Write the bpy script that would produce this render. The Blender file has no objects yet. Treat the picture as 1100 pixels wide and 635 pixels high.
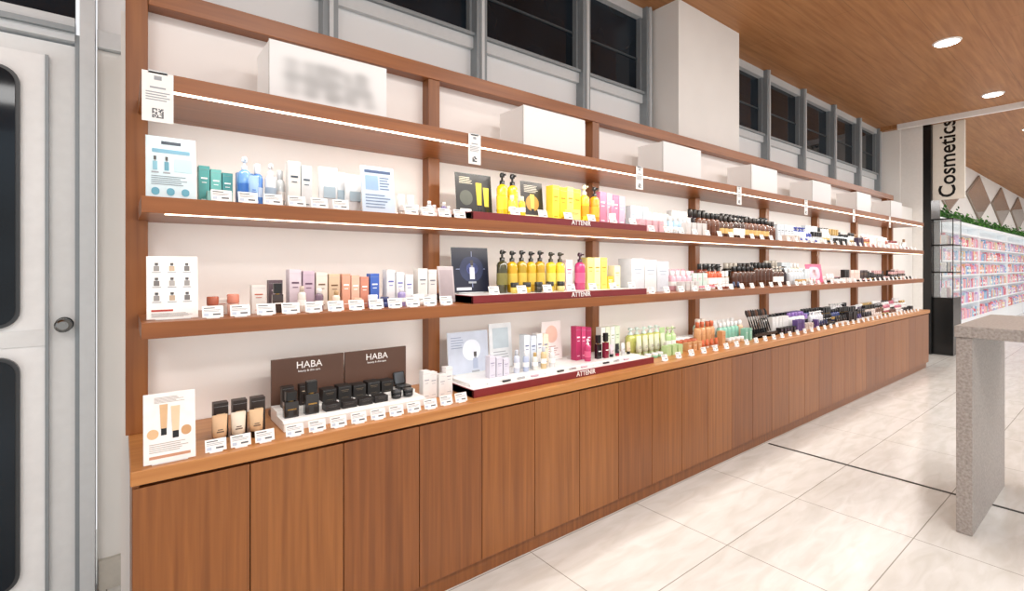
import bpy, math, random
from mathutils import Matrix, Vector
random.seed(7)
scene = bpy.context.scene
try:
    scene.view_settings.view_transform = 'Standard'
except Exception:
    pass

# ------------------------------------------------------------------ materials
def lin(h):
    h = h.lstrip('#'); o = []
    for i in (0, 2, 4):
        c = int(h[i:i+2], 16) / 255
        o.append(c/12.92 if c <= .04045 else ((c+.055)/1.055)**2.4)
    return tuple(o) + (1,)
MC = {}
def mat(hexc, rough=.45, metal=0, emit=0, coat=0, var=.06, scale=30, spec=.5):
    key = (hexc, rough, metal, emit, coat, var)
    if key in MC: return MC[key]
    m = bpy.data.materials.new('mat_' + hexc.strip('#')); m.use_nodes = True
    nt = m.node_tree; b = nt.nodes['Principled BSDF']
    c = lin(hexc)
    tc = nt.nodes.new('ShaderNodeTexCoord'); n = nt.nodes.new('ShaderNodeTexNoise')
    n.inputs['Scale'].default_value = scale
    r = nt.nodes.new('ShaderNodeValToRGB')
    r.color_ramp.elements[0].position = .3; r.color_ramp.elements[1].position = .7
    r.color_ramp.elements[0].color = tuple(x*(1-var) for x in c[:3]) + (1,)
    r.color_ramp.elements[1].color = tuple(min(1, x*(1+var)) for x in c[:3]) + (1,)
    nt.links.new(tc.outputs['Object'], n.inputs['Vector'])
    nt.links.new(n.outputs['Fac'], r.inputs['Fac'])
    nt.links.new(r.outputs['Color'], b.inputs['Base Color'])
    b.inputs['Roughness'].default_value = rough
    b.inputs['Metallic'].default_value = metal
    b.inputs['Coat Weight'].default_value = coat
    b.inputs['Specular IOR Level'].default_value = spec
    if emit:
        b.inputs['Emission Color'].default_value = c
        b.inputs['Emission Strength'].default_value = emit
    MC[key] = m
    return m

def wood(name, c1, c2, scl, off=(0, 0, 0), rough=.35, streak=3.0):
    m = bpy.data.materials.new(name); m.use_nodes = True
    nt = m.node_tree; b = nt.nodes['Principled BSDF']
    tc = nt.nodes.new('ShaderNodeTexCoord'); mp = nt.nodes.new('ShaderNodeMapping')
    mp.inputs['Scale'].default_value = scl; mp.inputs['Location'].default_value = off
    n = nt.nodes.new('ShaderNodeTexNoise'); n.inputs['Scale'].default_value = streak
    n.inputs['Detail'].default_value = 6; n.inputs['Distortion'].default_value = .4
    r = nt.nodes.new('ShaderNodeValToRGB')
    r.color_ramp.elements[0].position = .3; r.color_ramp.elements[1].position = .72
    r.color_ramp.elements[0].color = lin(c1); r.color_ramp.elements[1].color = lin(c2)
    nt.links.new(tc.outputs['Object'], mp.inputs['Vector'])
    nt.links.new(mp.outputs['Vector'], n.inputs['Vector'])
    nt.links.new(n.outputs['Fac'], r.inputs['Fac'])
    nt.links.new(r.outputs['Color'], b.inputs['Base Color'])
    b.inputs['Roughness'].default_value = rough
    return m

W_SHELF = wood('shelf_wood', '#7f481f', '#9a5d2e', (.6, 14, 14))
W_TOP = wood('counter_wood', '#aa6d37', '#c48a50', (.6, 14, 14))
W_POST = wood('post_wood', '#7a451e', '#925a2c', (14, 14, .6))
W_DOORS = [wood('door_wood_%d' % i, a, b, (16, 16, .5), (i*3.1, 0, i*1.7), .34)
           for i, (a, b) in enumerate([('#76431a', '#955b2a'), ('#6f3e19', '#8d5427'), ('#7c491f', '#9b6130')])]
DARK = mat('#2a1a12', .7)
WALL = mat('#f0eeea', .7, var=.015, scale=4)
PANEL = mat('#f6f1ed', .65, var=.015, scale=3)
FRAME = mat('#8f969a', .4, .2, var=.03)
FRAME2 = mat('#ced2d4', .4, .1, var=.02)
GLASSD = mat('#151e26', .05, 0, var=.6, scale=1.6, spec=.3)
WHITE = mat('#f1f0ee', .4, var=.02)
BLACK = mat('#151515', .25, var=.1)
INK = mat('#55585c', .6)
GREYI = mat('#9a9da2', .6)
CHROME = mat('#c0c0c0', .2, 1)
LED = mat('#ffedd2', .5, emit=5, var=.0)

# ------------------------------------------------------------------ mesh builder
class MB:
    def __init__(s, name): s.name = name; s.v = []; s.f = []; s.mi = []; s.sm = []; s.mats = []; s.M = Matrix.Identity(4)
    def _m(s, m):
        if m not in s.mats: s.mats.append(m)
        return s.mats.index(m)
    def add(s, vs, fs, m, smooth=False):
        o = len(s.v); k = s._m(m)
        s.v += [tuple(s.M @ Vector(p)) for p in vs]
        for f in fs:
            s.f.append(tuple(i+o for i in f)); s.mi.append(k); s.sm.append(smooth)
    def box(s, x0, x1, y0, y1, z0, z1, m):
        s.add([(x0,y0,z0),(x1,y0,z0),(x1,y1,z0),(x0,y1,z0),(x0,y0,z1),(x1,y0,z1),(x1,y1,z1),(x0,y1,z1)],
              [(0,3,2,1),(4,5,6,7),(0,1,5,4),(1,2,6,5),(2,3,7,6),(3,0,4,7)], m)
    def lathe(s, prof, m, seg=16, smooth=True, cx=0, cy=0, z=0):
        """prof rows: (rx, ry, z)"""
        vs = []; fs = []
        for (rx, ry, zz) in prof:
            for i in range(seg):
                a = 2*math.pi*i/seg
                vs.append((cx+rx*math.cos(a), cy+ry*math.sin(a), z+zz))
        n = len(prof)
        for j in range(n-1):
            for i in range(seg):
                k = (i+1) % seg
                fs.append((j*seg+i, j*seg+k, (j+1)*seg+k, (j+1)*seg+i))
        s.add(vs, fs, m, smooth)
        s.add(vs[:seg], [tuple(reversed(range(seg)))], m)
        s.add(vs[-seg:], [tuple(range(seg))], m)
    def rnd(s, x0, x1, y0, y1, z0, z1, r, m, axis='y', seg=6):
        a0, a1 = x0, x1; b0, b1 = (z0, z1) if axis == 'y' else (y0, y1)
        pts = []
        for (cx, cy, st) in ((a1-r, b1-r, 0), (a0+r, b1-r, 90), (a0+r, b0+r, 180), (a1-r, b0+r, 270)):
            for i in range(seg+1):
                t = math.radians(st+90*i/seg); pts.append((cx+r*math.cos(t), cy+r*math.sin(t)))
        n = len(pts)
        if axis == 'y':
            vs = [(p[0], y0, p[1]) for p in pts] + [(p[0], y1, p[1]) for p in pts]
            fs = [tuple(range(n)), tuple(reversed(range(n, 2*n)))] + [((i+1) % n, i, n+i, n+(i+1) % n) for i in range(n)]
        else:
            vs = [(p[0], p[1], z0) for p in pts] + [(p[0], p[1], z1) for p in pts]
            fs = [tuple(reversed(range(n))), tuple(range(n, 2*n))] + [(i, (i+1) % n, n+(i+1) % n, n+i) for i in range(n)]
        s.add(vs, fs, m)
    def at(s, x, y, z, rz=0, tilt=0):
        s.M = Matrix.Translation((x, y, z)) @ Matrix.Rotation(rz, 4, 'Z') @ Matrix.Rotation(tilt, 4, 'X'); return s
    def done(s, parent=None, bevel=0):
        me = bpy.data.meshes.new(s.name); me.from_pydata(s.v, [], s.f)
        for m in s.mats: me.materials.append(m)
        for p, k, q in zip(me.polygons, s.mi, s.sm): p.material_index = k; p.use_smooth = q
        me.update()
        ob = bpy.data.objects.new(s.name, me); scene.collection.objects.link(ob)
        if bevel:
            b = ob.modifiers.new('bevel', 'BEVEL'); b.width = bevel; b.segments = 2; b.limit_method = 'ANGLE'
        if parent: ob.parent = parent
        return ob

def empty(name):
    e = bpy.data.objects.new(name, None); scene.collection.objects.link(e); return e
def text(body, size, M, m, parent=None, name='lettering', ext=.0008, off=0):
    c = bpy.data.curves.new(name, 'FONT'); c.body = body; c.size = size; c.extrude = ext; c.offset = off
    c.align_x = 'CENTER'; c.align_y = 'CENTER'; c.resolution_u = 3
    c.materials.append(m)
    o = bpy.data.objects.new(name, c); scene.collection.objects.link(o); o.matrix_world = M
    if parent: o.parent = parent
    return o
FY = Matrix.Rotation(math.pi/2, 4, 'X')

# ------------------------------------------------------------------ dimensions
Z0, Z3, Z2, Z1 = .741, 1.140, 1.499, 1.855     # counter, lower, middle, top shelf (top faces)
YS, YP, YB, YW, YR = 1.742, 2.07, 2.13, 2.30, 2.60
XR = 8.12; CEIL = 3.44

# ------------------------------------------------------------------ room shell
def floor_mat():
    m = bpy.data.materials.new('floor_tile'); m.use_nodes = True
    nt = m.node_tree; b = nt.nodes['Principled BSDF']; L = nt.links.new
    tc = nt.nodes.new('ShaderNodeTexCoord')
    mp = nt.nodes.new('ShaderNodeMapping'); mp.inputs['Location'].default_value = (-2.22, -.68, 0)
    L(tc.outputs['Object'], mp.inputs['Vector'])
    br = nt.nodes.new('ShaderNodeTexBrick'); br.offset = 0; br.squash = 1
    br.inputs['Scale'].default_value = 1
    br.inputs['Brick Width'].default_value = .755; br.inputs['Row Height'].default_value = .52
    br.inputs['Mortar Size'].default_value = .0024; br.inputs['Mortar Smooth'].default_value = .1
    br.inputs['Color1'].default_value = (1, 1, 1, 1); br.inputs['Color2'].default_value = (.95, .95, .95, 1)
    br.inputs['Mortar'].default_value = (.45, .43, .40, 1)
    L(mp.outputs['Vector'], br.inputs['Vector'])
    m2 = nt.nodes.new('ShaderNodeMapping'); m2.inputs['Rotation'].default_value = (0, 0, .5); m2.inputs['Scale'].default_value = (1.2, 5, 1)
    L(tc.outputs['Object'], m2.inputs['Vector'])
    n = nt.nodes.new('ShaderNodeTexNoise'); n.inputs['Scale'].default_value = 3.2; n.inputs['Detail'].default_value = 9; n.inputs['Distortion'].default_value = .8
    L(m2.outputs['Vector'], n.inputs['Vector'])
    r = nt.nodes.new('ShaderNodeValToRGB')
    r.color_ramp.elements[0].position = .3; r.color_ramp.elements[0].color = lin('#cccac4')
    r.color_ramp.elements[1].position = .65; r.color_ramp.elements[1].color = lin('#dbdad7')
    L(n.outputs['Fac'], r.inputs['Fac'])
    mx = nt.nodes.new('ShaderNodeMix'); mx.data_type = 'RGBA'; mx.blend_type = 'MULTIPLY'; mx.inputs[0].default_value = 1
    L(r.outputs['Color'], mx.inputs[6]); L(br.outputs['Color'], mx.inputs[7])
    L(mx.outputs[2], b.inputs['Base Color'])
    b.inputs['Roughness'].default_value = .17
    b.inputs['Specular IOR Level'].default_value = .4
    return m
def ceil_mat():
    m = wood('ceiling_wood', '#9c6638', '#b98452', (.5, 9, 9), rough=.5)
    nt = m.node_tree; b = nt.nodes['Principled BSDF']; L = nt.links.new
    tc = nt.nodes.new('ShaderNodeTexCoord')
    br = nt.nodes.new('ShaderNodeTexBrick'); br.offset = .5
    br.inputs['Scale'].default_value = 1; br.inputs['Brick Width'].default_value = 2.4; br.inputs['Row Height'].default_value = .30
    br.inputs['Mortar Size'].default_value = .003; br.inputs['Color1'].default_value = (1, 1, 1, 1)
    br.inputs['Color2'].default_value = (.93, .93, .93, 1); br.inputs['Mortar'].default_value = (.7, .7, .7, 1)
    L(tc.outputs['Object'], br.inputs['Vector'])
    src = b.inputs['Base Color'].links[0].from_socket
    mx = nt.nodes.new('ShaderNodeMix'); mx.data_type = 'RGBA'; mx.blend_type = 'MULTIPLY'; mx.inputs[0].default_value = 1
    L(src, mx.inputs[6]); L(br.outputs['Color'], mx.inputs[7]); L(mx.outputs[2], b.inputs['Base Color'])
    return m
m = MB('floor'); m.box(-4, 30, -6, 3.2, -.1, 0, floor_mat()); m.done()
CW = ceil_mat()
m = MB('ceiling'); m.box(-4, 9.2, -6, 3.2, CEIL, CEIL+.12, CW); m.box(9.26, 30, -6, 3.2, CEIL-.05, CEIL+.12, CW); m.done()
m = MB('trim_1'); m.box(9.2, 9.26, -6, 2.3, CEIL-.075, CEIL+.1, WHITE); m.done()
m = MB('trim_2'); m.box(3.720, 3.740, -6, 1.70, 0.0005, .0025, mat('#26231f', .6)); m.done()

# back wall: masonry below and above windows + piers
m = MB('wall_back')
m.box(-.075, 9.35, YR, YR+.15, 0, 2.17, WALL)
m.box(-4, -1.25, YR, YR+.15, 0, CEIL, WALL)
m.box(-1.25, -.075, YR, YR+.15, 2.65, CEIL, WALL)
m.box(0.0, 9.35, YB+.021, YR, 0, 2.169, WALL)
m.box(3.505, 4.467, YW, YR+.15, 2.17, CEIL, WALL)
m.box(9.35, 26, YW, YR+.15, 0, CEIL, WALL)
m.done()
m = MB('wall_right'); m.box(26, 26.15, -6, 2.75, 0, CEIL, WALL); m.done()
m = MB('baseboard_left'); m.box(-.07, .0, YR-.02, YR, 0, .12, mat('#c9c4ba', .4)); m.done()

# clerestory windows
def window_band(name, x0, x1, mull, ztop=3.36):
    e = empty(name)
    m = MB('frame')
    m.box(x0, x1, YR-.03, YR+.08, 2.65, 2.73, FRAME2)
    m.box(x0, x1, YR-.05, YR-.03, 2.722, 2.742, FRAME)
    m.box(x0, x1, YR-.03, YR+.08, ztop, CEIL-.001, FRAME2)
    m.box(x0, x1, YR, YR+.05, 2.24, 2.65, mat('#e9ebec', .5, var=.02, scale=2))
    m.box(x0, x1, YR-.03, YR+.06, 2.172, 2.24, FRAME2)
    for x in mull:
        m.box(x-.038, x+.038, YR-.07, YR+.08, 2.172, CEIL-.001, FRAME)
        m.box(x-.010, x+.010, YR-.085, YR-.07, 2.172, CEIL-.001, FRAME2)
    for a, b in zip([x0]+mull, mull+[x1]):
        if b-a < .25: continue
        m.box(a+.04, a+.058, YR-.02, YR+.06, 2.73, ztop, FRAME)
        m.box(b-.058, b-.04, YR-.02, YR+.06, 2.73, ztop, FRAME)
        m.box(a+.04, b-.04, YR-.02, YR+.06, 2.73, 2.75, FRAME)
    m.done(e)
    g = MB('glass'); g.box(x0, x1, YR+.02, YR+.04, 2.73, ztop, GLASSD)
    g.done(e)
    t = MB('glazing_bars'); B = mat('#3a4348', .4)
    for a, b in zip([x0]+mull, mull+[x1]):
        if b-a < .25: continue
        t.box(a+.06, b-.06, YR+.012, YR+.02, 3.02, 3.035, B)
    t.done(e)
window_band('window_1', -.074, 3.504, [.83, 1.755, 2.69, 3.44])
window_band('window_2', 4.468, 9.349, [4.55, 5.56, 6.5, 7.45, 8.4, 9.28])

# white door at left
e = empty('door_1')
m = MB('leaf')
DW = mat('#f4f5f5', .35, var=.02); DW2 = mat('#e6e8e8', .35, var=.02)
m.box(-1.1, -.14, YR-.01, YR+.05, .02, 2.16, DW2)
m.box(-1.02, -.22, YR-.025, YR-.01, .06, 2.10, DW)
m.box(-1.02, -.22, YR-.032, YR-.025, 1.0, 1.06, DW2)
m.box(-.225, -.215, YR-.035, YR-.01, .06, 2.10, FRAME)
for z0, z1 in ((1.085, 2.02), (.12, .955)):
    m.rnd(-.98, -.292, YR-.045, YR-.02, z0-.012, z1+.012, .06, mat('#3a3d40', .3))
    m.rnd(-.968, -.304, YR-.052, YR-.045, z0, z1, .05, GLASSD)
m.done(e)
m = MB('frame')
m.box(-.125, -.08, YR-.06, YR+.05, 0, 2.64, FRAME2)
m.box(-.14, -.125, YR-.03, YR+.05, 0, 2.2, FRAME)
m.box(-1.25, -1.1, YR-.04, YR+.05, 0, 2.64, FRAME2)
m.box(-1.1, -.14, YR-.04, YR+.05, 2.17, 2.26, FRAME2)
m.box(-1.1, -.14, YR-.06, YR-.04, 2.2, 2.22, FRAME)
m.box(-1.1, -.14, YR, YR+.03, 2.26, 2.64, GLASSD)
m.done(e)
m = MB('knob')
m.M = Matrix.Translation((-.172, YR-.01, 1.075)) @ Matrix.Rotation(math.pi/2, 4, 'X')
m.lathe([(.028, .028, 0), (.028, .028, .006), (.011, .011, .009), (.011, .011, .03), (.02, .02, .036), (.027, .027, .048), (.026, .026, .062), (.016, .016, .068)], mat('#8a8a88', .25, 1), 20)
m.done(e)

# ------------------------------------------------------------------ display unit
unit = empty('cosmetics_display_shelving')
m = MB('back_panel'); m.box(0.02, XR-.02, YB, YB+.02, Z0, 2.20, PANEL); m.done(unit)
m = MB('posts')
pw = .06; posts = [.042 + 1.12*k for k in range(8)] + [XR-.04]
for i, x in enumerate(posts):
    m.box(x-pw/2, x+pw/2, YP, YB, Z0, 2.18 if i else 2.9, W_POST)
m.done(unit, .002)
m = MB('top_beam')
m.box(.0725, XR-.01, YP-.004, YB+.05, 2.18, 2.245, W_SHELF); m.done(unit, .002)
m = MB('shelves')
for z in (Z3, Z2, Z1):
    m.box(.045, XR-.04, YS, YP-.001, z-.047, z, W_SHELF)
    for a, b in zip(posts[:-1], posts[1:]):
        m.box(a+pw/2+.001, b-pw/2-.001, YP-.001, YB-.001, z-.047, z, W_SHELF)
m.done(unit, .0015)
m = MB('led_strips')
for z in (Z1, Z2):
    m.box(.10, XR-.08, YS+.004, YS+.016, z-.0515 if z == Z1 else z-.050, z-.0475, LED)
m.done(unit)
m = MB('counter_top')
m.box(.02, XR+.03, 1.694, YB-.001, Z0-.04, Z0, W_TOP); m.done(unit, .002)
m = MB('cabinet_carcass')
m.box(.03, XR+.02, 1.728, YB-.001, .07, Z0-.041, DARK)
m.box(.024, .04, 1.712, YB-.001, .0, Z0-.041, W_DOORS[0])
m.box(.04, XR+.02, 1.73, YB-.02, 0, .069, W_DOORS[1]); m.done(unit)
m = MB('cabinet_doors')
k = 0; x = .024
while x < XR:
    m.box(x+.0015, x+.2885, 1.706, 1.727, .075, Z0-.052, W_DOORS[(k*2+k//3) % 3]); x += .29; k += 1
m.done(unit, .001)

# glowing logo boxes on the top shelf
LB = bpy.data.materials.new('lightbox_face'); LB.use_nodes = True
nt = LB.node_tree; b = nt.nodes['Principled BSDF']
at = nt.nodes.new('ShaderNodeAttribute'); at.attribute_name = 'print'
nt.links.new(at.outputs['Color'], b.inputs['Base Color']); nt.links.new(at.outputs['Color'], b.inputs['Emission Color'])
b.inputs['Emission Strength'].default_value = .16; b.inputs['Roughness'].default_value = .5
LBS = mat('#eceae6', .4, emit=.2, var=.01)
strokes = {'H': [((0,0),(0,1)),((.7,0),(.7,1)),((0,.5),(.7,.5))],
           'A': [((0,0),(.38,1)),((.38,1),(.76,0)),((.18,.4),(.58,.4))],
           'B': [((0,0),(0,1)),((0,1),(.55,.95)),((0,.5),(.6,.5)),((0,0),(.6,.05)),((.62,.75),(.62,.75)),((.66,.25),(.66,.25))]}
def dseg(px, py, a, b):
    ax, ay = a; bx, by = b; dx, dy = bx-ax, by-ay
    L2 = dx*dx+dy*dy; t = 0 if L2 == 0 else max(0, min(1, ((px-ax)*dx+(py-ay)*dy)/L2))
    return math.hypot(px-ax-t*dx, py-ay-t*dy)
for k in range(7):
    e = empty('illuminated_sign_box')
    x0 = .40 + 1.128*k; x1 = x0+.425; y0, y1 = 1.85, 2.045; h = .225
    m = MB('case')
    m.box(x0, x1, y0+.001, y1, Z1+.0005, Z1+h, LBS)
    m.box(x0-.002, x1+.002, y0+.003, y0+.006, Z1+.0005, Z1+h+.002, mat('#c4c3c0', .5)); m.done(e, .002)
    NX, NZ = (64, 34) if k == 0 else (4, 2)
    vs = []; cols = []
    for j in range(NZ+1):
        for i in range(NX+1):
            u, w = i/NX, j/NZ
            vs.append((x0+u*(x1-x0), y0, Z1+.001+w*(h-.002)))
            d = 0
            if k == 0:
                X = (u-.17)/.155; Y = (w-.28)/.44
                for li, ch in enumerate('HABA'):
                    for s in strokes[ch]:
                        d += math.exp(-(dseg((X-li*1.1)*.42, Y, (s[0][0]*.42*1.3, s[0][1]), (s[1][0]*.42*1.3, s[1][1]))/.16)**2)
            g = .74 - .38*(1-math.exp(-d*.9))
            cols.append((g, g*.995, g*.985, 1))
    fs = [(j*(NX+1)+i, j*(NX+1)+i+1, (j+1)*(NX+1)+i+1, (j+1)*(NX+1)+i) for j in range(NZ) for i in range(NX)]
    me = bpy.data.meshes.new('face'); me.from_pydata(vs, [], fs); me.materials.append(LB)
    ca = me.color_attributes.new('print', 'FLOAT_COLOR', 'POINT')
    for i, c in enumerate(cols): ca.data[i].color = c
    o = bpy.data.objects.new('face', me); scene.collection.objects.link(o); o.parent = e

# ------------------------------------------------------------------ product makers
def P(c, **k): return mat(c, k.get('rough', .3), k.get('metal', 0), 0, k.get('coat', 0), .04)
GOLD = mat('#b08a4a', .3, .8); LBL = mat('#f0eeeb', .5, var=.02)
def carton(b, x, y, z, w, d, h, c, acc='#8a8f98', rz=0):
    b.at(x, y, z, rz); M = P(c, rough=.45)
    b.box(-w/2, w/2, -d/2, d/2, 0, h, M)
    b.box(-w/2+.0004, w/2-.0004, -d/2-.0006, -d/2, h*.90, h*.905, GREYI)
    A = P(acc)
    b.box(-w*.30, w*.30, -d/2-.0008, -d/2, h*.66, h*.70, A)
    b.box(-w*.22, w*.22, -d/2-.0008, -d/2, h*.56, h*.58, A)
    b.box(-w*.26, w*.26, -d/2-.0008, -d/2, h*.12, h*.14, A)
def pump(b, x, y, z, r, h, c, cap='#1a1a1a', lab=None, rz=0):
    b.at(x, y, z, rz); M = P(c, rough=.15, coat=.5); C = P(cap)
    hb = h*.74
    b.lathe([(r*.9, r*.9, 0), (r, r, .004), (r, r, hb*.86), (r*.85, r*.85, hb*.94), (r*.4, r*.4, hb)], M)
    b.lathe([(r*.46, r*.46, hb), (r*.46, r*.46, hb+h*.08), (r*.2, r*.2, hb+h*.09), (r*.18, r*.18, hb+h*.17)], C, 12)
    b.lathe([(r*.42, r*.42, hb+h*.16), (r*.46, r*.46, hb+h*.22), (r*.3, r*.3, h)], C, 12)
    b.box(-r*.13, r*.13, -r*.95, 0, hb+h*.185, hb+h*.225, C)
    b.lathe([(r*1.01, r*1.01, hb*.25), (r*1.01, r*1.01, hb*.62)], P(lab) if lab else LBL)
def bottle(b, x, y, z, r, h, c, cap='#f2f2f2', lab=None):
    b.at(x, y, z); M = P(c, rough=.18, coat=.4); C = P(cap)
    b.lathe([(r*.92, r*.92, 0), (r, r, .004), (r, r, h*.66), (r*.8, r*.8, h*.74), (r*.5, r*.5, h*.77)], M)
    b.lathe([(r*.55, r*.55, h*.77), (r*.58, r*.58, h*.775), (r*.56, r*.56, h*.985), (r*.45, r*.45, h)], C, 14)
    b.lathe([(r*1.01, r*1.01, h*.24), (r*1.01, r*1.01, h*.46)], P(lab) if lab else LBL)
def sqbottle(b, x, y, z, w, h, c, cap='#111111', lab=None):
    b.at(x, y, z); M = P(c, rough=.2, coat=.4)
    b.rnd(-w/2, w/2, -w*.35, w*.35, 0, h*.62, w*.12, M, 'z', 4)
    b.lathe([(w*.2, w*.2, h*.62), (w*.2, w*.2, h*.66)], GOLD, 12)
    b.rnd(-w*.38, w*.38, -w*.3, w*.3, h*.66, h, w*.1, P(cap), 'z', 4)
    b.box(-w*.3, w*.3, -w*.35-.0006, -w*.35, h*.3, h*.34, lab or LBL)
def jar(b, x, y, z, r, h, c, cap='#f2f2f2'):
    b.at(x, y, z)
    b.lathe([(r*.85, r*.85, 0), (r*.97, r*.97, .003), (r*.97, r*.97, h*.52), (r*.8, r*.8, h*.56)], P(c, rough=.15, coat=.4))
    b.lathe([(r, r, h*.57), (r, r, h*.95), (r*.9, r*.9, h)], P(cap, rough=.25), 18)
def tube(b, x, y, z, r, h, c, cap='#f2f2f2', lab='#9a8f88', rz=0):
    b.at(x, y, z, rz)
    b.lathe([(r*.72, r*.72, 0), (r*.75, r*.75, .002), (r*.72, r*.72, h*.22)], P(cap, rough=.25), 14)
    b.lathe([(r*.6, r*.5, h*.22), (r*.95, r*.75, h*.25), (r, r*.7, h*.45), (r*1.04, r*.4, h*.75), (r*1.08, r*.10, h*.95), (r*1.08, r*.08, h)], P(c), 16)
    b.box(-r*.5, r*.5, -r*.72, -r*.6, h*.42, h*.46, P(lab)); b.box(-r*.35, r*.35, -r*.70, -r*.55, h*.5, h*.53, P(lab))
def pouch(b, x, y, z, w, h, c, acc='#c8d4da'):
    b.at(x, y, z); M = P(c, rough=.25, coat=.3)
    b.lathe([(w*.48, .016, 0), (w*.5, .020, h*.1), (w*.5, .018, h*.5), (w*.49, .009, h*.85), (w*.5, .002, h*.93), (w*.5, .002, h)], M, 18)
    b.box(-w*.3, w*.3, -.0215, -.018, h*.3, h*.55, P(acc))
def compact(b, x, y, z, r, rz=0):
    b.at(x, y, z, rz)
    b.rnd(-r, r, -r, r, 0, .012, r*.25, BLACK, 'z')
    b.M = b.M @ Matrix.Translation((0, r, .012)) @ Matrix.Rotation(math.radians(-15), 4, 'X')
    b.rnd(-r, r, -.004, .004, 0, 2*r, r*.25, BLACK, 'y')
    b.rnd(-r*.85, r*.85, -.0048, -.004, r*.15, r*1.85, r*.2, mat('#5c5f63', .08, .6), 'y')
def price(b, x, y, z, w=.056, h=.039):
    b.at(x, y, z, 0)
    b.box(-w*.3, w*.3, -.004, .02, 0, .003, LBL)
    b.M = b.M @ Matrix.Rotation(math.radians(-18), 4, 'X')
    b.box(-w/2, w/2, 0, .0012, .003, h, LBL)
    b.box(-w*.42, w*.1, -.0006, 0, h*.80, h*.87, INK)
    b.box(-w*.42, w*.38, -.0006, 0, h*.66, h*.70, GREYI)
    b.box(-w*.42, w*.30, -.0006, 0, h*.55, h*.59, GREYI)
    b.box(-w*.0, w*.36, -.0006, 0, h*.26, h*.38, INK)
    b.box(-w*.42, -w*.2, -.0006, 0, h*.2, h*.42, mat('#b9c4d4', .6))
def poster(name, x0, x1, y, z, h, bg, art, tilt=8):
    b = MB(name); w = x1-x0
    b.at((x0+x1)/2, y, z, 0)
    b.box(-w*.35, w*.35, 0, .03, 0, .003, mat('#dfe5e8', .15))
    b.M = b.M @ Matrix.Rotation(math.radians(-tilt), 4, 'X')
    b.box(-w/2, w/2, 0, .003, .003, h, P(bg, rough=.35))
    b.box(-w/2-.001, w/2+.001, .003, .004, .002, h+.001, LBL)
    for (kind, u0, u1, v0, v1, c) in art:
        M = P(c, rough=.4)
        a0, a1 = -w/2+u0*w, -w/2+u1*w; c0, c1 = v0*h, v1*h
        if kind == 'r':
            b.box(a0, a1, -.0008, 0, c0, c1, M)
        elif kind == 'o':
            r = min(a1-a0, c1-c0)/2
            b.rnd(a0, a1, -.0009, 0, c0, c1, r*.98, M)
        elif kind == 'b':   # printed picture of a bottle: body, neck, cap
            cx = (a0+a1)/2; q = (a1-a0)/2; H = c1-c0
            b.box(cx-q, cx+q, -.001, 0, c0, c0+H*.62, M); b.box(cx-q*.45, cx+q*.45, -.001, 0, c0+H*.62, c0+H*.72, GREYI)
            b.box(cx-q*.6, cx+q*.6, -.001, 0, c0+H*.72, c1, P('#4a4644'))
            b.box(cx-q*1.6, cx+q*1.6, -.0008, 0, c0-H*.22, c0-H*.12, GREYI)
        elif kind == 'k':   # printed picture of a tube: tapering body, cap at the foot
            q = (a1-a0)*.14; hc = (c1-c0)*.22
            b.add([(a0+q, -.001, c0+hc), (a1-q, -.001, c0+hc), (a1, -.001, c1), (a0, -.001, c1)], [(0, 1, 2, 3)], M)
            b.add([(a0+q*1.2, -.001, c0), (a1-q*1.2, -.001, c0), (a1-q*1.2, -.001, c0+hc), (a0+q*1.2, -.001, c0+hc)], [(0, 1, 2, 3)], BLACK)
        elif kind == 't':
            n = 5
            for i in range(n):
                v = v0+(v1-v0)*(i+.3)/n
                b.box(a0, -w/2+(u0+(u1-u0)*random.uniform(.7, 1))*w, -.0007, 0, v*h, (v+(v1-v0)*.35/n)*h, M)
    return b.done()

# ---- posters / cards
poster('product_poster', .058, .182, 1.80, Z2+.0005, .192, '#c9dde4', [('r', .3, .7, .88, .93, '#3b4550'), ('r', .12, .88, .74, .8, '#6f9fb5'), ('b', .13, .22, .46, .68, '#7fb3c4'), ('b', .36, .45, .46, .68, '#5c97aa'), ('r', .56, .92, .45, .66, '#b8d8e0'), ('t', .1, .9, .22, .38, '#7c8a92'), ('o', .1, .26, .06, .18, '#5b9fb5'), ('o', .4, .56, .06, .18, '#5b9fb5'), ('o', .7, .86, .06, .18, '#5b9fb5')])
poster('product_poster', .706, .836, 1.79, Z2+.0005, .182, '#bfd0e2', [('r', .1, .9, .86, .92, '#44587a'), ('r', .12, .5, .5, .8, '#8fadcd'), ('t', .55, .9, .5, .8, '#5f7393'), ('t', .1, .9, .1, .42, '#6f83a0')])
art = []
for r_ in range(3):
    for c_ in range(3):
        art.append(('b', .13+.30*c_, .24+.30*c_, .30+.235*r_, .43+.235*r_, ['#8d8a88', '#b8a28c', '#6f6c6a', '#a5a19e'][(r_*2+c_) % 4]))
poster('skincare_guide_stand', .060, .187, 1.80, Z3+.0005, .19, '#f3f0ec', art + [('r', .08, .5, .13, .16, '#b0392b'), ('t', .08, .9, .04, .11, '#8d8a88')])
poster('foundation_poster', .050, .172, 1.715, Z0+.0005, .195, '#f3efec', [('t', .2, .8, .86, .95, '#a89c92'), ('k', .30, .46, .40, .84, '#d9b287'), ('k', .52, .70, .34, .80, '#e6cba8'), ('o', .06, .28, .36, .5, '#dcb68a'), ('o', .72, .92, .36, .5, '#c99a6c'), ('t', .1, .9, .16, .30, '#b0a49a'), ('r', .1, .9, .08, .12, '#c58f70')])
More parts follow.
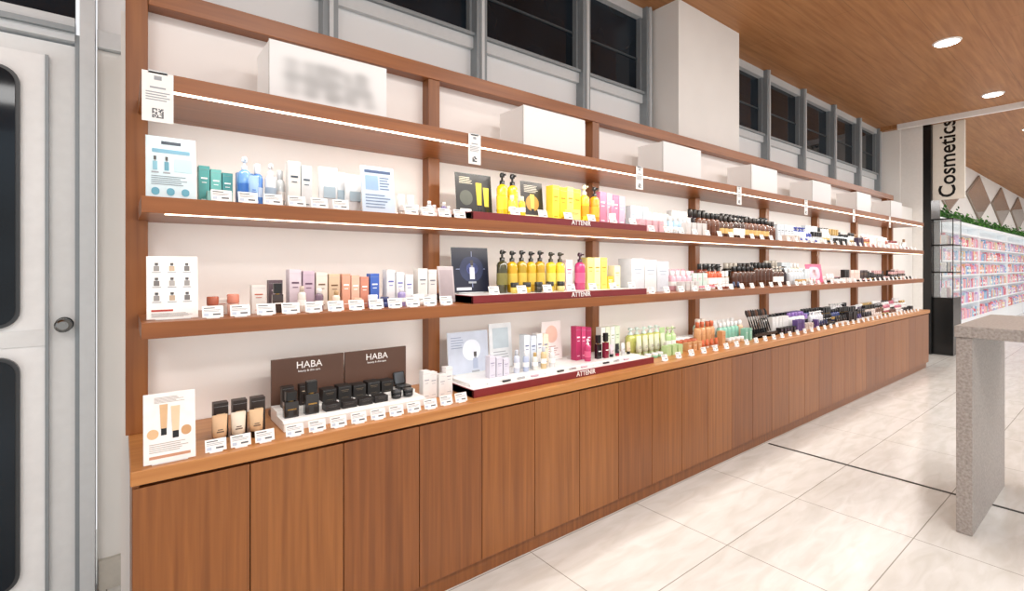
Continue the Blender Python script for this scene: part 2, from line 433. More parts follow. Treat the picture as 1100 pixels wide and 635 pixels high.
poster('black_product_poster', 1.20, 1.40, 1.93, Z2+.034, .20, '#20201f', [('t', .1, .5, .75, .92, '#d8d2b8'), ('k', .55, .72, .12, .8, '#c9b02c'), ('k', .76, .92, .12, .7, '#d8c440'), ('o', .1, .45, .25, .6, '#4e5148'), ('r', .1, .4, .1, .16, '#e8e6df')], 5)
poster('black_product_poster', 1.585, 1.73, 1.93, Z2+.034, .20, '#262322', [('t', .15, .85, .72, .92, '#cfc9b8'), ('o', .2, .8, .25, .65, '#a8803a'), ('k', .4, .6, .2, .68, '#d8b858'), ('r', .15, .85, .08, .14, '#d8cfae')], 5)
poster('star_motif_poster', 1.205, 1.41, 1.97, Z3+.034, .215, '#1c1f30', [('o', .2, .85, .25, .8, '#2c3350'), ('o', .38, .7, .4, .66, '#5b67a0'), ('r', .1, .9, .52, .53, '#aab3d6'), ('r', .53, .54, .12, .92, '#aab3d6'), ('b', .47, .60, .3, .72, '#d0d4e4'), ('r', .1, .5, .06, .12, '#dfe0ea')], 5)
poster('skincare_poster', 1.20, 1.43, 2.00, Z0+.045, .20, '#bdc5d4', [('o', .35, .8, .3, .8, '#dfe5ef'), ('t', .08, .4, .6, .9, '#8c97ad'), ('b', .6, .72, .1, .5, '#a4afc5')], 5)
poster('skincare_poster', 1.44, 1.58, 2.00, Z0+.045, .225, '#dcdfe2', [('r', .15, .85, .45, .9, '#b9c6ce'), ('t', .15, .85, .1, .4, '#a3a8ae')], 5)
poster('beauty_poster', 1.79, 1.93, 2.0, Z0+.045, .21, '#e8dedc', [('o', .2, .8, .45, .9, '#dfb8a8'), ('t', .15, .85, .1, .38, '#b08f8a')], 5)
poster('skincare_poster', 1.085, 1.162, 1.88, Z3+.0005, .16, '#a99ea0', [('r', .1, .9, .1, .9, '#978b8e'), ('t', .2, .8, .55, .8, '#dcd4d2')], 8)
poster('product_poster', 5.02, 5.38, 1.93, Z3+.0005, .18, '#d0567c', [('o', .15, .85, .2, .85, '#f0b8c8'), ('o', .35, .65, .35, .7, '#fbe8ec')], 8)

# brown brand back-boards on the counter
e = empty('brown_brand_backboard')
m = MB('boards'); BR = mat('#54392c', .5, var=.03)
m.box(.435, .703, 1.985, 1.995, Z0+.0005, Z0+.212, BR); m.box(.708, .975, 1.985, 1.995, Z0+.0005, Z0+.212, BR)
m.box(.435, .975, 1.995, 2.03, Z0+.0005, Z0+.02, BR)
m.done(e, .001)
for cx in (.57, .842):
    text('HABA', .037, Matrix.Translation((cx, 1.984, Z0+.182)) @ FY, WHITE, e, 'brand_lettering')
    text('beauty & skin care', .011, Matrix.Translation((cx, 1.984, Z0+.16)) @ FY, WHITE, e, 'tagline')

# white stepped acrylic riser
m = MB('white_display_riser'); RS = mat('#eeedeb', .25, var=.02)
m.box(.43, .965, 1.785, 1.80, Z0+.0005, Z0+.028, RS); m.box(.43, .965, 1.80, 1.88, Z0+.0005, Z0+.034, RS); m.box(.43, .965, 1.88, 1.97, Z0+.0005, Z0+.048, RS)
m.done(None, .001)
m = MB('black_makeup_assortment')
for x, h in ((.466, .088), (.535, .115)): sqbottle(m, x, 1.84, Z0+.0345, .048, h, '#1d1a19', '#0e0e0e', GOLD)
for i in range(2): carton(m, .475+i*.06, 1.925, Z0+.0485, .04, .03, .075, '#241c19', '#b9a58c')
for i in range(5): carton(m, .62+i*.058, 1.925, Z0+.0485, .050, .05, .046+.004*(i % 2), '#1c1a19', '#6a5a44')
for i in range(4): carton(m, .605+i*.062, 1.84, Z0+.0345, .052, .045, .024, '#201d1c', '#59504a')
for i in range(2): jar(m, .862+i*.05, 1.84, Z0+.0345, .021, .030, '#1b1b1b', '#111111')
compact(m, .93, 1.92, Z0+.0485, .026, .1)
m.done()
m = MB('foundation_tubes')
for i, (c, cap) in enumerate((('#d9b48e', '#1a1614'), ('#e5d9c6', '#2b2422'), ('#d8b68f', '#1a1614'))):
    tube(m, .245+i*.052, 1.80, Z0+.0005, .020, .090, c, cap, '#6d5848')
    carton(m, .255+i*.055, 1.865, Z0+.0005, .042, .035, .115, '#2a201c', '#c9ab87')
m.done()
m = MB('white_skincare_cartons')
for i in range(4): carton(m, 1.005+i*.038, 1.87+.01*(i % 2), Z0+.0005, .034, .034, .12-.012*(i % 3), '#e2e0df', '#a8aab2')
m.done()

# red-front trays
def tray(x0, x1, z, y0, label=True):
    e = empty('red_front_display_tray')
    m = MB('tray_body')
    m.box(x0, x1, y0+.008, 2.06, z+.0005, z+.032, mat('#e4e2e0', .25, var=.02))
    m.box(x0, x1, y0, y0+.008, z+.0005, z+.034, mat('#7d2226', .3, var=.05))
    m.box(x0, x0+.004, y0, 2.06, z+.0005, z+.034, mat('#7d2226', .3, var=.05))
    m.done(e, .001)
    text('ATTENIR', .034, Matrix.Translation(((x0+x1)/2+.06, y0-.001, z+.018)) @ FY, WHITE, e, 'brand_lettering', .0008, .0004)
tray(1.17, 2.36, Z2, 1.755); tray(1.17, 2.36, Z3, 1.755)
tray(1.17, 2.42, Z0, 1.75)
m = MB('white_display_plinth'); m.box(1.20, 2.38, 1.82, 2.05, Z0+.0325, Z0+.044, RS); m.done(None, .001)

# ---- middle shelf (Z2) left bays
z = Z2+.0005
m = MB('teal_skincare_cartons')
for i in range(3): carton(m, .212+i*.033, 1.90, z, .030, .045, .125-.008*i, ['#4f9a98', '#6ab0ab', '#438d8f'][i], '#f2f2f2')
carton(m, .25, 1.845, z, .07, .03, .04, '#8cc0bd', '#ffffff'); m.done()
m = MB('blue_lotion_bottles')
pump(m, .325, 1.86, z, .020, .165, '#6fa2dc', '#c9d9ec', '#3f78c8'); bottle(m, .368, 1.88, z, .018, .15, '#4f84cc', '#e0e2e5', '#bfd4ec')
carton(m, .335, 1.92, z, .05, .03, .12, '#6f98cc', '#ffffff'); tube(m, .345, 1.82, z, .014, .10, '#98bce4', '#e8eef6', '#3f78c8'); m.done()
m = MB('white_lotion_bottles')
pump(m, .408, 1.87, z, .019, .155, '#d2d8dc', '#e0e0e0', '#98aaba'); bottle(m, .445, 1.9, z, .017, .14, '#ccd3d6', '#b9bec2'); m.done()
m = MB('white_skincare_cartons')
carton(m, .478, 1.86, z, .04, .04, .168, '#d6d5d2', '#3a4754'); carton(m, .522, 1.87, z, .036, .04, .16, '#c9cdcf', '#3f4f5e')
m.done()
m = MB('white_refill_pouches')
for i in range(3): pouch(m, .60+i*.048, 1.86+.028*(i % 2), z, .07, .165-.008*i, '#cfd3d6', '#9fb2be')
m.done()
m = MB('small_skincare_jars')
for i, x in enumerate((.90, .945, .985)): jar(m, x, 1.85, z, .02, .04+.01*(i == 1), '#c8bfb8', '#dcdcdc')
for i, x in enumerate((.915, .96)): tube(m, x, 1.91, z, .016, .10, '#cfd0d0', '#aca8a2')
for i, x in enumerate((1.02, 1.055, 1.09, 1.125)): bottle(m, x, 1.86+.02*(i % 2), z, .014, .075-.012*(i % 2), ['#b9bdc4', '#d8b8af', '#8378a4', '#caa8a8'][i], '#d2d2d2')
m.done()
z = Z2+.033
m = MB('yellow_cleansing_oil_bottles')
pump(m, 1.435, 1.90, z, .027, .215, '#dcb818', '#141414', '#e6cc3c'); pump(m, 1.497, 1.90, z, .027, .215, '#dcb818', '#141414', '#e6cc3c')
bottle(m, 1.44, 1.83, z, .017, .10, '#e6cc3c', '#e7e2c0'); bottle(m, 1.5, 1.83, z, .017, .10, '#e0c028', '#e7e2c0')
pump(m, 1.99, 1.89, z, .028, .21, '#e4c030', '#dfd9b8', '#e0941a'); pump(m, 2.06, 1.88, z, .028, .205, '#e28e18', '#1c1c1c', '#e8a838'); m.done()
m = MB('yellow_cartons')
for i in range(4): carton(m, 1.765+i*.052, 1.90, z, .049, .05, .185-.006*(i % 2), ['#e2c83c', '#dabc24', '#e6d468', '#dcc030'][i], '#a87d08')
carton(m, 1.84, 1.83, z, .07, .04, .06, '#e8da7c', '#b98a18'); m.done()
m = MB('pink_cartons')
for i in range(4): carton(m, 2.125+i*.055, 1.90, z, .05, .05, .185-.004*i, ['#c47a95', '#cf96a9', '#ba6e8a', '#cf9db0'][i], '#ffffff')
bottle(m, 2.14, 1.82, z, .018, .13, '#d87a98', '#e6d2d8'); m.done()

# ---- lower shelf (Z3) left bays
z = Z3+.0005
m = MB('cream_jars')
jar(m, .232, 1.85, z, .017, .062, '#e6d3c8', '#a4563c'); jar(m, .29, 1.85, z, .018, .068, '#d9b2a4', '#c87f6a'); carton(m, .262, 1.91, z, .04, .035, .05, '#e0d8d2', '#b06850'); m.done()
m = MB('serum_bottles_and_cartons')
carton(m, .365, 1.86, z, .042, .035, .095, '#d6d2cd', '#b55b3c'); sqbottle(m, .425, 1.85, z, .034, .10, '#3b302c', '#191919'); carton(m, .43, 1.91, z, .045, .03, .11, '#5a4a50', '#cbb9c0')
for i, (c, a) in enumerate((('#c6b8c0', '#5a3f54'), ('#b7a2b0', '#5a3f54'), ('#d4c9be', '#6a4e3a'), ('#c7ae92', '#66462a'))):
    carton(m, .487+i*.046, 1.885, z, .040, .045, .148-.006*i, c, a)
for i in range(3): bottle(m, .50+i*.06, 1.83, z, .014, .09-.01*i, ['#d8d0c8', '#6d5566', '#e2cbb8'][i], ['#b9a898', '#dfdada', '#a98a60'][i])
m.done()
m = MB('coral_and_blue_cartons')
for i, c in enumerate(('#d0977f', '#dcae98', '#c4826c')): carton(m, .672+i*.036, 1.89, z, .032, .04, .13-.006*i, c, '#ffffff')
carton(m, .785, 1.89, z, .036, .04, .13, '#3c5eae', '#ffffff'); jar(m, .70, 1.83, z, .017, .04, '#efe1d8', '#d9a890'); jar(m, .76, 1.83, z, .018, .05, '#2f4fa8', '#e5e9f4'); jar(m, .81, 1.835, z, .017, .04, '#3b4a80', '#2a3260'); m.done()
m = MB('white_skincare_cartons')
for i in range(3): carton(m, .85+i*.04, 1.885, z, .035, .045, .145-.01*i, '#d8d7d9', '#5c63ab')
carton(m, 1.0, 1.90, z, .045, .045, .15, '#d2d0cc', '#6f737c'); carton(m, 1.048, 1.90, z, .04, .04, .145, '#ccc9c6', '#6f737c')
jar(m, .955, 1.835, z, .026, .045, '#e0e0de', '#e8e8e8'); jar(m, 1.02, 1.84, z, .024, .04, '#e2e2e2', '#c0c1c3'); bottle(m, .88, 1.83, z, .016, .075, '#8b7fb0', '#efeff2'); m.done()
z = Z3+.033
m = MB('amber_pump_bottles')
for i, c in enumerate(('#3d3a22', '#c09018', '#9e821a', '#c89a20', '#ac8618')):
    pump(m, 1.435+i*.060, 1.90, z, .027, .205-.004*(i % 2), c, '#171410', '#d0b048' if i else '#77703c')
pump(m, 1.75, 1.90, z, .027, .20, '#d8b824', '#2a2410', '#e2d060'); pump(m, 1.815, 1.90, z, .027, .20, '#dcb830', '#2a2410', '#e4d26a')
pump(m, 1.955, 1.89, z, .029, .20, '#b8346a', '#3a1a28', '#cc5a84')
for i in range(5): jar(m, 1.46+i*.075, 1.835, z, .02, .05, ['#d8c060', '#caa62a', '#333028', '#ccac40', '#e0d290'][i], '#2b2a26')
m.done()
m = MB('yellow_cartons')
for i in range(3): carton(m, 2.035+i*.055, 1.91, z, .05, .05, .175, ['#dcd07c', '#e2daa0', '#d6c65c'][i], '#a08a20')
carton(m, 1.885, 1.92, z, .05, .04, .16, '#d9c7ce', '#b0507a'); carton(m, 2.20, 1.91, z, .05, .05, .07, '#dab428', '#ffffff'); carton(m, 2.26, 1.91, z, .05, .05, .13, '#e2dbb6', '#a08a20'); m.done()
m = MB('boxed_sheet_masks')
z = Z3+.0005
for i in range(3): carton(m, 2.43+i*.125, 1.92, z, .118, .10, .205-.008*i, ['#cfd2d7', '#d8d8d8', '#c5cad2'][i], '#a0aab6')
m.done()
# ---- counter tray
z = Z0+.0445
m = MB('skincare_set_on_tray')
for i in range(3): carton(m, 1.345+i*.04, 1.87, z, .034, .034, .10-.01*i, '#cfccd8', '#8f8aa6')
for i in range(4): carton(m, 1.60+i*.042, 1.93, z, .037, .04, .17-.008*(i % 2), ['#cfd3d8', '#c2cad6', '#d8d8d8', '#dccfb8'][i], '#5f6788')
for i in range(5): bottle(m, 1.50+i*.058, 1.87, z, .015, .11-.012*(i % 3), ['#c3c8d6', '#afbad2', '#d8d4cc', '#d0b88c', '#d3d3d3'][i], ['#b9bcc4', '#e5e5e5', '#b89a60'][i % 3])
for i in range(3): carton(m, 1.965+i*.042, 1.93, z, .036, .04, .185-.006*i, ['#a82858', '#b83868', '#9c2050'][i], '#f3dfe6')
pump(m, 1.99, 1.865, z, .018, .12, '#b83264', '#dfd6da', '#d0587f')
sqbottle(m, 2.09, 1.88, z, .036, .13, '#1f1518', '#0f0f0f'); sqbottle(m, 2.14, 1.87, z, .034, .14, '#7c1830', '#151515')
for i in range(4): carton(m, 2.19+i*.042, 1.95, z, .037, .04, .16, ['#dad8d0', '#d0d6be', '#d8d7d2', '#c8d4ba'][i], '#8a987a')
for i in range(4): tube(m, 2.19+i*.05, 1.87, z, .015, .07, ['#e0c8d0', '#1c1c1c', '#d8d8d8', '#d8c0a0'][i], ['#151515', '#aa2040', '#c8c8c8', '#222222'][i])
m.done()
m = MB('small_tester_samples')
for i in range(12): m.at(1.30+i*.085, 1.80, Z0+.0328, .05*(i % 3)); m.rnd(-.024, .024, -.006, .006, 0, .007, .0055, [RS, BLACK, CHROME, P('#c9a9b5')][i % 4], 'z')
m.done()

# ------------------------------------------------------------------ far bays : procedural assortments
def fill(name, x0, x1, y, z, kinds, cols, caps, hr, wr=(.035, .055), gap=.004):
    b = MB(name); x = x0
    while x < x1-.03:
        w = random.uniform(*wr)
        if x+w > x1: break
        h = random.uniform(*hr); c = random.choice(cols); cp = random.choice(caps); k = random.choice(kinds)
        n = random.choice((3, 4, 5))
        for j in range(n):
            if x+w > x1: break
            cx = x+w/2; yy = y+random.uniform(-.003, .003)
            if k == 'c': carton(b, cx, yy, z, w, .04, h, c, cp)
            elif k == 'p': pump(b, cx, yy, z, w/2, h, c, cp, c if n > 3 else None)
            elif k == 'b': bottle(b, cx, yy, z, w/2, h, c, cp, c if n > 4 else ('#c9a96a' if n == 3 else None))
            elif k == 's': sqbottle(b, cx, yy, z, w, h, c, cp)
            elif k == 'j': jar(b, cx, yy, z, w/2, h*.45, c, cp)
            elif k == 't': tube(b, cx, yy, z, w*.42, h*.85, c, cp)
            x += w+gap
    return b.done()
WH = ['#d2d1d0', '#c6ccd2', '#d2c8c0', '#c2cbd0', '#dad6ce']
DKB = ['#2b1a12', '#4a2814', '#17120f', '#241a20', '#5a3018', '#3a2216']
def zone(z, x0, x1, name, kinds, cols, caps, h, front=True):
    zz = z+.0005
    fill(name, x0, x1, 1.99, zz, kinds, cols, caps, (h[0]*1.15, h[1]*1.1), (.052, .066))
    fill(name, x0, x1, 1.92, zz, kinds, cols, caps, h, (.046, .06), .008)
    if front: fill(name, x0, x1, 1.85, zz, ['j', 't', 'c'], cols, caps, (h[0]*.45, h[1]*.6), (.034, .046), .02)
zone(Z2, 2.40, 3.12, 'pale_skincare_assortment', ['b', 'c', 't'], WH + ['#a8c4d8', '#d8b0b8'], ['#d8d8d8', '#97a8bf', '#a8a8a8'], (.12, .18))
zone(Z2, 3.14, 4.32, 'dark_haircare_bottles', ['p', 'b'], DKB, ['#141414', '#2a2420'], (.165, .19), False)
zone(Z2, 4.34, 5.05, 'blue_and_white_bottles', ['b', 'c', 'p'], WH + ['#2c3c8c', '#6a4a9a', '#7ea0c8'], ['#e2e2e2', '#1d1d1d', '#3a4a9a'], (.12, .18))
zone(Z2, 5.07, 6.2, 'mixed_skincare_bottles', ['b', 'c', 's'], WH + ['#24304f', '#3a2a44', '#1d1a18', '#8a6a4a'], ['#e2e2e2', '#1d1d1d', '#a88a50'], (.12, .17))
zone(Z2, 6.22, 8.0, 'makeup_assortment', ['c', 't', 'j', 'b'], WH + ['#e8c8c4', '#d8a89a', '#9a5a4a', '#e0d4cc', '#3a2a28'], ['#7a3a3a', '#e2e2e2', '#8a6a4a'], (.10, .15))
zone(Z3, 2.82, 3.25, 'pink_skincare_assortment', ['b', 'c', 't'], ['#dcaab6', '#e6bcc0', '#c4d8ce', '#d0cfce', '#d88a9a'], ['#efefef', '#d98a9a', '#cfe0d8'], (.11, .15))
zone(Z3, 3.27, 3.60, 'mixed_skincare_bottles', ['b', 'p', 's'], ['#c25a3a', '#e0cfc0', '#3a4a6a', '#d8d7d6', '#7a3a2a'], ['#1d1d1d', '#e2e2e2'], (.12, .17))
zone(Z3, 3.62, 4.55, 'dark_haircare_bottles', ['p', 'b'], DKB, ['#141414', '#b8b0a4', '#2a2420'], (.155, .19), False)
zone(Z3, 4.57, 5.0, 'white_and_gold_cartons', ['c', 'b', 's'], WH + ['#c9a86a', '#e4c8b0'], ['#e2e2e2', '#b08a4a'], (.13, .175))
zone(Z3, 5.42, 6.0, 'pink_makeup_assortment', ['c', 'j', 't'], ['#e8a0b4', '#f2c4cc', '#1d1b1b', '#e4e0de'], ['#ffffff', '#d06a8a', '#151515'], (.08, .13))
zone(Z3, 6.02, 8.0, 'black_makeup_assortment', ['s', 'c', 't', 'j'], ['#191717', '#2a2224', '#3a2a2a', '#e0ccc4', '#191717'], ['#111111', '#a88a50', '#c8a0a0'], (.07, .12))
zone(Z0, 2.48, 2.88, 'mint_bottles', ['b', 'p', 't'], ['#8fc8a8', '#b8d49a', '#7ab898', '#d2d5bc', '#c8cc74'], ['#e7e7e7', '#d8e8e0', '#b8c89a'], (.13, .165))
zone(Z0, 2.90, 3.40, 'orange_and_beige_jars', ['j', 'c', 'b', 'b'], ['#d06a40', '#dcb890', '#bc4834', '#dccab0', '#cc9868', '#98c0a6'], ['#e2d8cc', '#b85a34', '#efefef'], (.12, .17))
zone(Z0, 3.42, 3.80, 'mint_bottles', ['t', 'b', 'c'], ['#98c8b0', '#d0c6b4', '#ccaa88', '#d8d6d4', '#88bca8'], ['#e4e4e4', '#5a4a40'], (.13, .175))
zone(Z0, 4.24, 5.0, 'white_and_purple_assortment', ['b', 'c', 's'], ['#5a4380', '#d8d7d6', '#b8a0c8', '#1d1b1e', '#d0c4bc', '#d8d7d6'], ['#e2e2e2', '#141414', '#8a6ab0'], (.11, .16))
zone(Z0, 5.02, 6.2, 'blue_bottles', ['b', 'p', 's'], ['#28386e', '#1a2250', '#1d1a1c', '#d0d2d8', '#20201f', '#4a4078'], ['#111111', '#e0e0e0', '#1d1a1c'], (.12, .165))
zone(Z0, 6.22, 8.0, 'makeup_assortment', ['s', 'c', 't', 'b'], ['#1d1a1c', '#4a3a56', '#b8687a', '#d8d0cc', '#6a4a3a', '#2a2a30'], ['#111111', '#a88a50', '#e2e2e2'], (.09, .14))
# brush stand
m = MB('makeup_brushes_in_stand')
for i in range(9):
    m.M = Matrix.Translation((3.88+i*.038, 1.89, Z0+.03)) @ Matrix.Rotation(math.radians(-12), 4, 'X') @ Matrix.Rotation(math.radians(-10), 4, 'Y')
    m.lathe([(.004, .004, 0), (.006, .006, .05), (.0045, .0045, .11)], BLACK, 8)
    m.lathe([(.006, .006, .11), (.007, .007, .135)], CHROME, 8)
    m.lathe([(.008, .008, .135), (.016, .012, .16), (.012, .01, .18), (.003, .003, .19)], P(['#2b211d', '#5a3a2a', '#1a1a1a'][i % 3], rough=.8), 10)
m.at(4.02, 1.89, Z0+.0005); m.box(-.19, .19, -.045, .05, 0, .012, BLACK); m.box(-.19, .19, -.045, -.04, 0, .035, BLACK); m.box(-.19, .19, .045, .05, 0, .05, BLACK)
m.done()

# price cards
def cards(z, xs, y=1.765):
    m = MB('price_cards')
    for x in xs: price(m, x, y, z+.0005)
    m.done()
def rng(a, b, s):
    o = []
    while a < b: o.append(a); a += s
    return o
cards(Z2, rng(.245, .67, .074), 1.76); cards(Z2, rng(.89, 1.15, .074), 1.76)
cards(Z3, rng(.222, 1.08, .075), 1.76)
cards(Z0, [.225, .292, .36], 1.722); cards(Z0, rng(.45, .97, .072), 1.722); cards(Z0, [1.03, 1.10], 1.73)
cards(Z2+.033, rng(1.42, 2.3, .17), 1.775); cards(Z3+.033, rng(1.30, 2.3, .16), 1.775)
cards(Z2, rng(2.42, 7.95, .15), 1.76); cards(Z3, rng(2.42, 7.95, .15), 1.76); cards(Z0, rng(2.52, 7.95, .14), 1.74)

# hanging info cards on the top shelf edge
def hang(x, w, h, qr=False):
    m = MB('hanging_info_card')
    y = YS-.004; z1 = Z1-.002
    m.box(x, x+w, y, y+.001, z1-h, z1, LBL)
    m.box(x+w*.2, x+w*.8, y, YS+.03, z1+.0025, z1+.004, mat('#d8dcdf', .2)); m.box(x+w*.2, x+w*.8, y, y+.0015, z1-.005, z1+.003, mat('#d8dcdf', .2))
    for i in range(4): m.box(x+w*.12, x+w*(.88-.1*(i % 2)), y-.0006, y, z1-h*(.42+.05*i), z1-h*(.40+.05*i), GREYI)
    m.box(x+w*.25, x+w*.75, y-.0006, y, z1-h*.33, z1-h*.30, GREYI)
    m.box(x+w*.38, x+w*.62, y-.0006, y, z1-h*.16, z1-h*.08, GREYI)
    n = 9 if qr else 4; s = w*.36/n; rr = random.Random(3)
    for i in range(n):
        for j in range(n):
            edge = (i in (0, n-1) or j in (0, n-1))
            if rr.random() < .55 or edge and rr.random() < .5:
                m.box(x+w*.32+i*s, x+w*.32+(i+1)*s, y-.0006, y, z1-h*.92+j*s, z1-h*.92+(j+1)*s, INK)
    m.done()
hang(.046, .074, .142, True)
for k in range(1, 7): hang(1.137+1.105*(k-1), .062, .125)

# ------------------------------------------------------------------ right part of the shop
m = MB('pillar_cladding'); m.box(9.36, 9.9, 2.03, YW-.001, 0.001, CEIL-.051, mat('#f0eeea', .5, var=.02)); m.done()
m = MB('black_edge_column'); m.box(9.37, 9.9, 1.935, 2.029, 0.001, CEIL-.051, BLACK); m.done()
e = empty('hanging_department_sign')
m = MB('panel'); m.box(9.42, 9.47, 1.57, 1.93, 2.27, CEIL-.052, mat('#ece6da', .45, var=.02)); m.done(e, .004)
RM = Matrix(((0, 0, -1, 9.418), (0, 1, 0, 1.755), (1, 0, 0, 2.86), (0, 0, 0, 1)))
text('Cosmetics', .265, RM, BLACK, e, 'lettering', .001, .004)
e = empty('glass_showcase')
m = MB('cabinet'); m.box(9.45, 9.95, 1.70, 1.93, 0.001, .82, BLACK)
for z in (.82, 1.2, 1.6, 1.98): m.box(9.45, 9.95, 1.70, 1.93, z, z+.02, BLACK)
for (x, y) in ((9.45, 1.70), (9.94, 1.70), (9.45, 1.92), (9.94, 1.92)): m.box(x, x+.01, y, y+.01, .82, 2.0, BLACK)
m.done(e, .001)
gl = bpy.data.materials.new('clear_glass'); gl.use_nodes = True
nt = gl.node_tree; b = nt.nodes['Principled BSDF']; b.inputs['Roughness'].default_value = .05; b.inputs['Alpha'].default_value = .18
b.inputs['Base Color'].default_value = (.8, .88, .9, 1)
m = MB('glass_panes'); m.box(9.452, 9.455, 1.71, 1.92, .84, 1.98, gl); m.box(9.46, 9.94, 1.702, 1.705, .84, 1.98, gl); m.done(e)
m = MB('boxed_perfumes')
for z in (.84, 1.22, 1.62):
    for i in range(4):
        carton(m, 9.52+i*.10, 1.82, z+.0005, .05, .05, .14, random.choice(['#e8d8c8', '#c8a0a8', '#303848', '#f0f0f0']), '#8a7a60')
m.done(e)

# wall gondola further along, with products
e = empty('wall_product_gondola')
GY = 2.08
m = MB('frame'); GW = mat('#e6eaec', .4, emit=.15, var=.02)  # faint emission brightens the whole shelf frame; it is no lamp
m.box(10.4, 24, 2.26, 2.295, 0.001, 2.1, GW); m.box(10.4, 24, GY, 2.26, 0.001, .28, GW); m.box(10.4, 24, GY, 2.26, 2.06, 2.12, GW)
levels = [.30, .60, .88, 1.14, 1.40, 1.66, 1.90]
for z in levels: m.box(10.4, 24, GY, 2.26, z-.02, z, GW); m.box(10.4, 24, GY-.008, GY, z-.02, z+.008, GW)
for x in rng(10.4, 24.01, 3.4): m.box(x-.015, x+.015, GY-.005, 2.27, 0.001, 2.12, GW)
m.done(e)
m = MB('products'); PAL = ['#e88a9a', '#f2b0bf', '#e8e0e0', '#9ac4e0', '#e6d8b0', '#c8a8d8', '#e4c8cc', '#8ab0d8', '#f4b8c4', '#d86a7a', '#c0dcea', '#e8b48c', '#d4d4e0']
for z in levels[:-1]:
    x = 10.45
    while x < 23.9:
        w = random.uniform(.06, .11)
        c = random.choice(PAL)
        if random.random() < .6: carton(m, x+w/2, 2.13, z+.001, w*.96, .06, random.uniform(.13, .21), c, random.choice(PAL))
        else: bottle(m, x+w/2, 2.13, z+.001, w*.45, random.uniform(.14, .21), c, random.choice(PAL))
        x += w+.004
m.done(e)
m = MB('foliage_garland'); LF = [mat('#3f7a34', .5, var=.2), mat('#5a9a40', .5, var=.2), mat('#2c5a2a', .5, var=.2)]
for i in range(3000):
    x = random.uniform(10.45, 23.9); y = random.uniform(GY+.02, 2.18); z = 2.125+abs(random.gauss(0, .065)); s = random.uniform(.03, .06)
    m.M = Matrix.Translation((x, y, z)) @ Matrix.Rotation(random.uniform(-1.5, 1.5), 4, 'Z') @ Matrix.Rotation(random.uniform(.1, 1.3), 4, 'X')
    m.add([(0, 0, 0), (s*.45, s*.5, .003), (0, s*1.3, 0), (-s*.45, s*.5, .003)], [(0, 1, 2, 3)], random.choice(LF))
m.done()
MIR = mat('#d6d0ca', .06, .6, var=.05); FRB = mat('#8d7c6c', .4)
for i, x in enumerate((12.3, 15.1, 17.9, 20.7)):
    m = MB('diamond_wall_mirror'); w, h = 1.30, .50; z = 2.83
    for (s, y, M) in ((1, YW-.03, FRB), (.93, YW-.034, MIR)):
        m.add([(x-w*s, y, z), (x, y, z-h*s), (x+w*s, y, z), (x, y, z+h*s), (x-w*s, YW-.001, z), (x, YW-.001, z-h*s), (x+w*s, YW-.001, z), (x, YW-.001, z+h*s)],
              [(0, 1, 2, 3), (0, 4, 5, 1), (1, 5, 6, 2), (2, 6, 7, 3), (3, 7, 4, 0)], M)
    m.done()

# stone table at right
def stone():
    m = bpy.data.materials.new('terrazzo_stone'); m.use_nodes = True
    nt = m.node_tree; b = nt.nodes['Principled BSDF']; L = nt.links.new
    tc = nt.nodes.new('ShaderNodeTexCoord'); n = nt.nodes.new('ShaderNodeTexNoise'); n.inputs['Scale'].default_value = 90; n.inputs['Detail'].default_value = 6
    r = nt.nodes.new('ShaderNodeValToRGB'); r.color_ramp.elements[0].position = .25; r.color_ramp.elements[0].color = lin('#857c77')
    r.color_ramp.elements[1].position = .75; r.color_ramp.elements[1].color = lin('#b3aca6')
    L(tc.outputs['Object'], n.inputs['Vector']); L(n.outputs['Fac'], r.inputs['Fac']); L(r.outputs['Color'], b.inputs['Base Color'])
    b.inputs['Roughness'].default_value = .4; return m
ST = stone()
e = empty('stone_table')
m = MB('top'); m.box(3.20, 4.12, -1.4, .572, .955, 1.01, ST); m.done(e, .003)
m = MB('leg_1'); m.box(3.21, 4.11, .508, .568, 0.001, .954, ST); m.done(e, .003)
m = MB('leg_2'); m.box(3.21, 4.11, -1.39, -1.33, 0.001, .954, ST); m.done(e, .003)

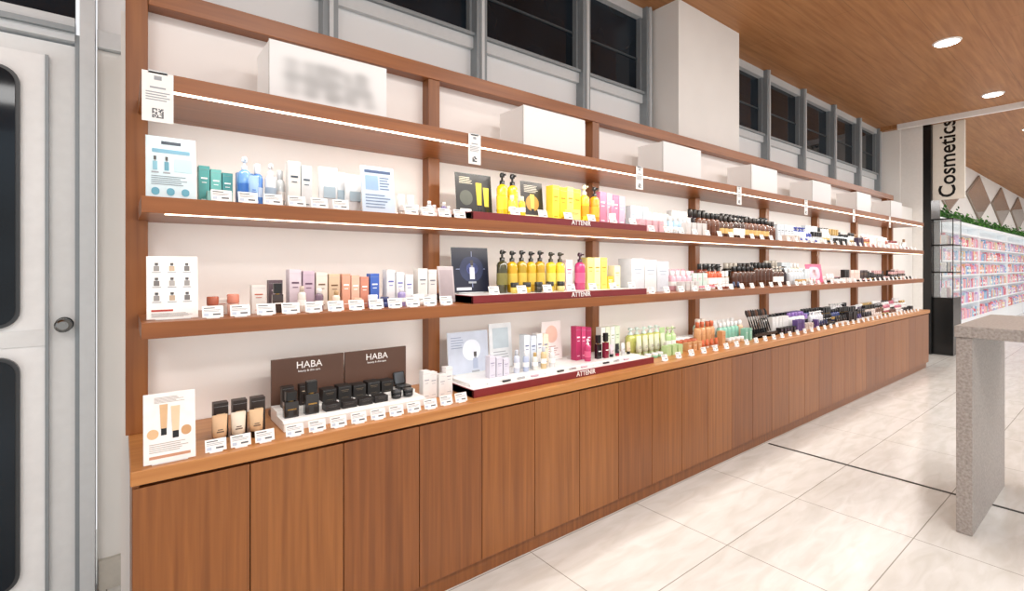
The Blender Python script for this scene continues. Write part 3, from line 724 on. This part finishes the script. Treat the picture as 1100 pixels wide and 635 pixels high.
# ------------------------------------------------------------------ lights
def area(name, loc, sx, sy, p, rot=(0, 0, 0), col=(1, .97, .93)):
    l = bpy.data.lights.new(name, 'AREA'); l.shape = 'RECTANGLE'; l.size = sx; l.size_y = sy; l.energy = p; l.color = col
    o = bpy.data.objects.new(name, l); scene.collection.objects.link(o); o.location = loc; o.rotation_euler = rot; return o
area('led_and_fill_light', (XR/2, YS+.045, Z1-.053), XR-.2, .012, 22, (math.radians(18), 0, 0), (1, .96, .90))
area('led_and_fill_light', (XR/2, YS+.045, Z2-.053), XR-.2, .012, 16, (math.radians(18), 0, 0), (1, .96, .90))
area('led_and_fill_light', (XR/2, YS+.045, Z3-.053), XR-.2, .012, 12, (math.radians(18), 0, 0), (1, .96, .90))  # added fill; the lower shelf carries no LED strip
for x in (-1.5, 1, 3.5, 6, 8.5):
    for y in (-1.0, -3.6):
        area('offscreen_fill_light', (x, y, CEIL-.02), 1.2, .9, 54, (0, 0, 0), (1, .985, .965))  # added fill lamps, out of view, standing in for general room light
for x in (12, 15, 18, 21): area('offscreen_fill_light', (x, -.6, CEIL-.08), 1.5, .8, 65, (0, 0, 0), (1, 1, 1))  # more added fill out of view, brightening the far gondola
DL = mat('#fffaf0', .5, emit=12, var=0)
def downlight(x, y, zc):
    e = empty('recessed_downlight')
    m = MB('fitting')
    m.at(x, y, zc-.012)
    m.lathe([(.095, .095, 0), (.105, .105, .004), (.11, .11, .0115)], WHITE, 28)
    m.lathe([(.085, .085, -.004), (.092, .092, 0)], DL, 28)
    m.done(e)
    l = bpy.data.lights.new('beam', 'SPOT'); l.energy = 45; l.spot_size = math.radians(95); l.spot_blend = .8; l.shadow_soft_size = .07; l.color = (1, .96, .90)
    o = bpy.data.objects.new('beam', l); scene.collection.objects.link(o); o.location = (x, y, zc-.03); o.parent = e
for x in (1.5, 3.86, 6.19, 8.52): downlight(x, 1.16, CEIL)
for x in (10.85, 13.2, 15.5, 17.9): downlight(x, 1.05, CEIL-.05)
w = bpy.data.worlds.new('world'); scene.world = w; w.use_nodes = True
w.node_tree.nodes['Background'].inputs[0].default_value = (.97, .98, 1, 1); w.node_tree.nodes['Background'].inputs[1].default_value = 1.0

# ------------------------------------------------------------------ camera
c = bpy.data.cameras.new('camera'); c.sensor_width = 36; c.lens = 36*534/1100; c.shift_y = -31.5/1100; c.clip_start = .02
o = bpy.data.objects.new('camera', c); scene.collection.objects.link(o)
o.location = (0, 0, 1.3); o.rotation_euler = (math.pi/2, 0, math.radians(-38.2)); scene.camera = o
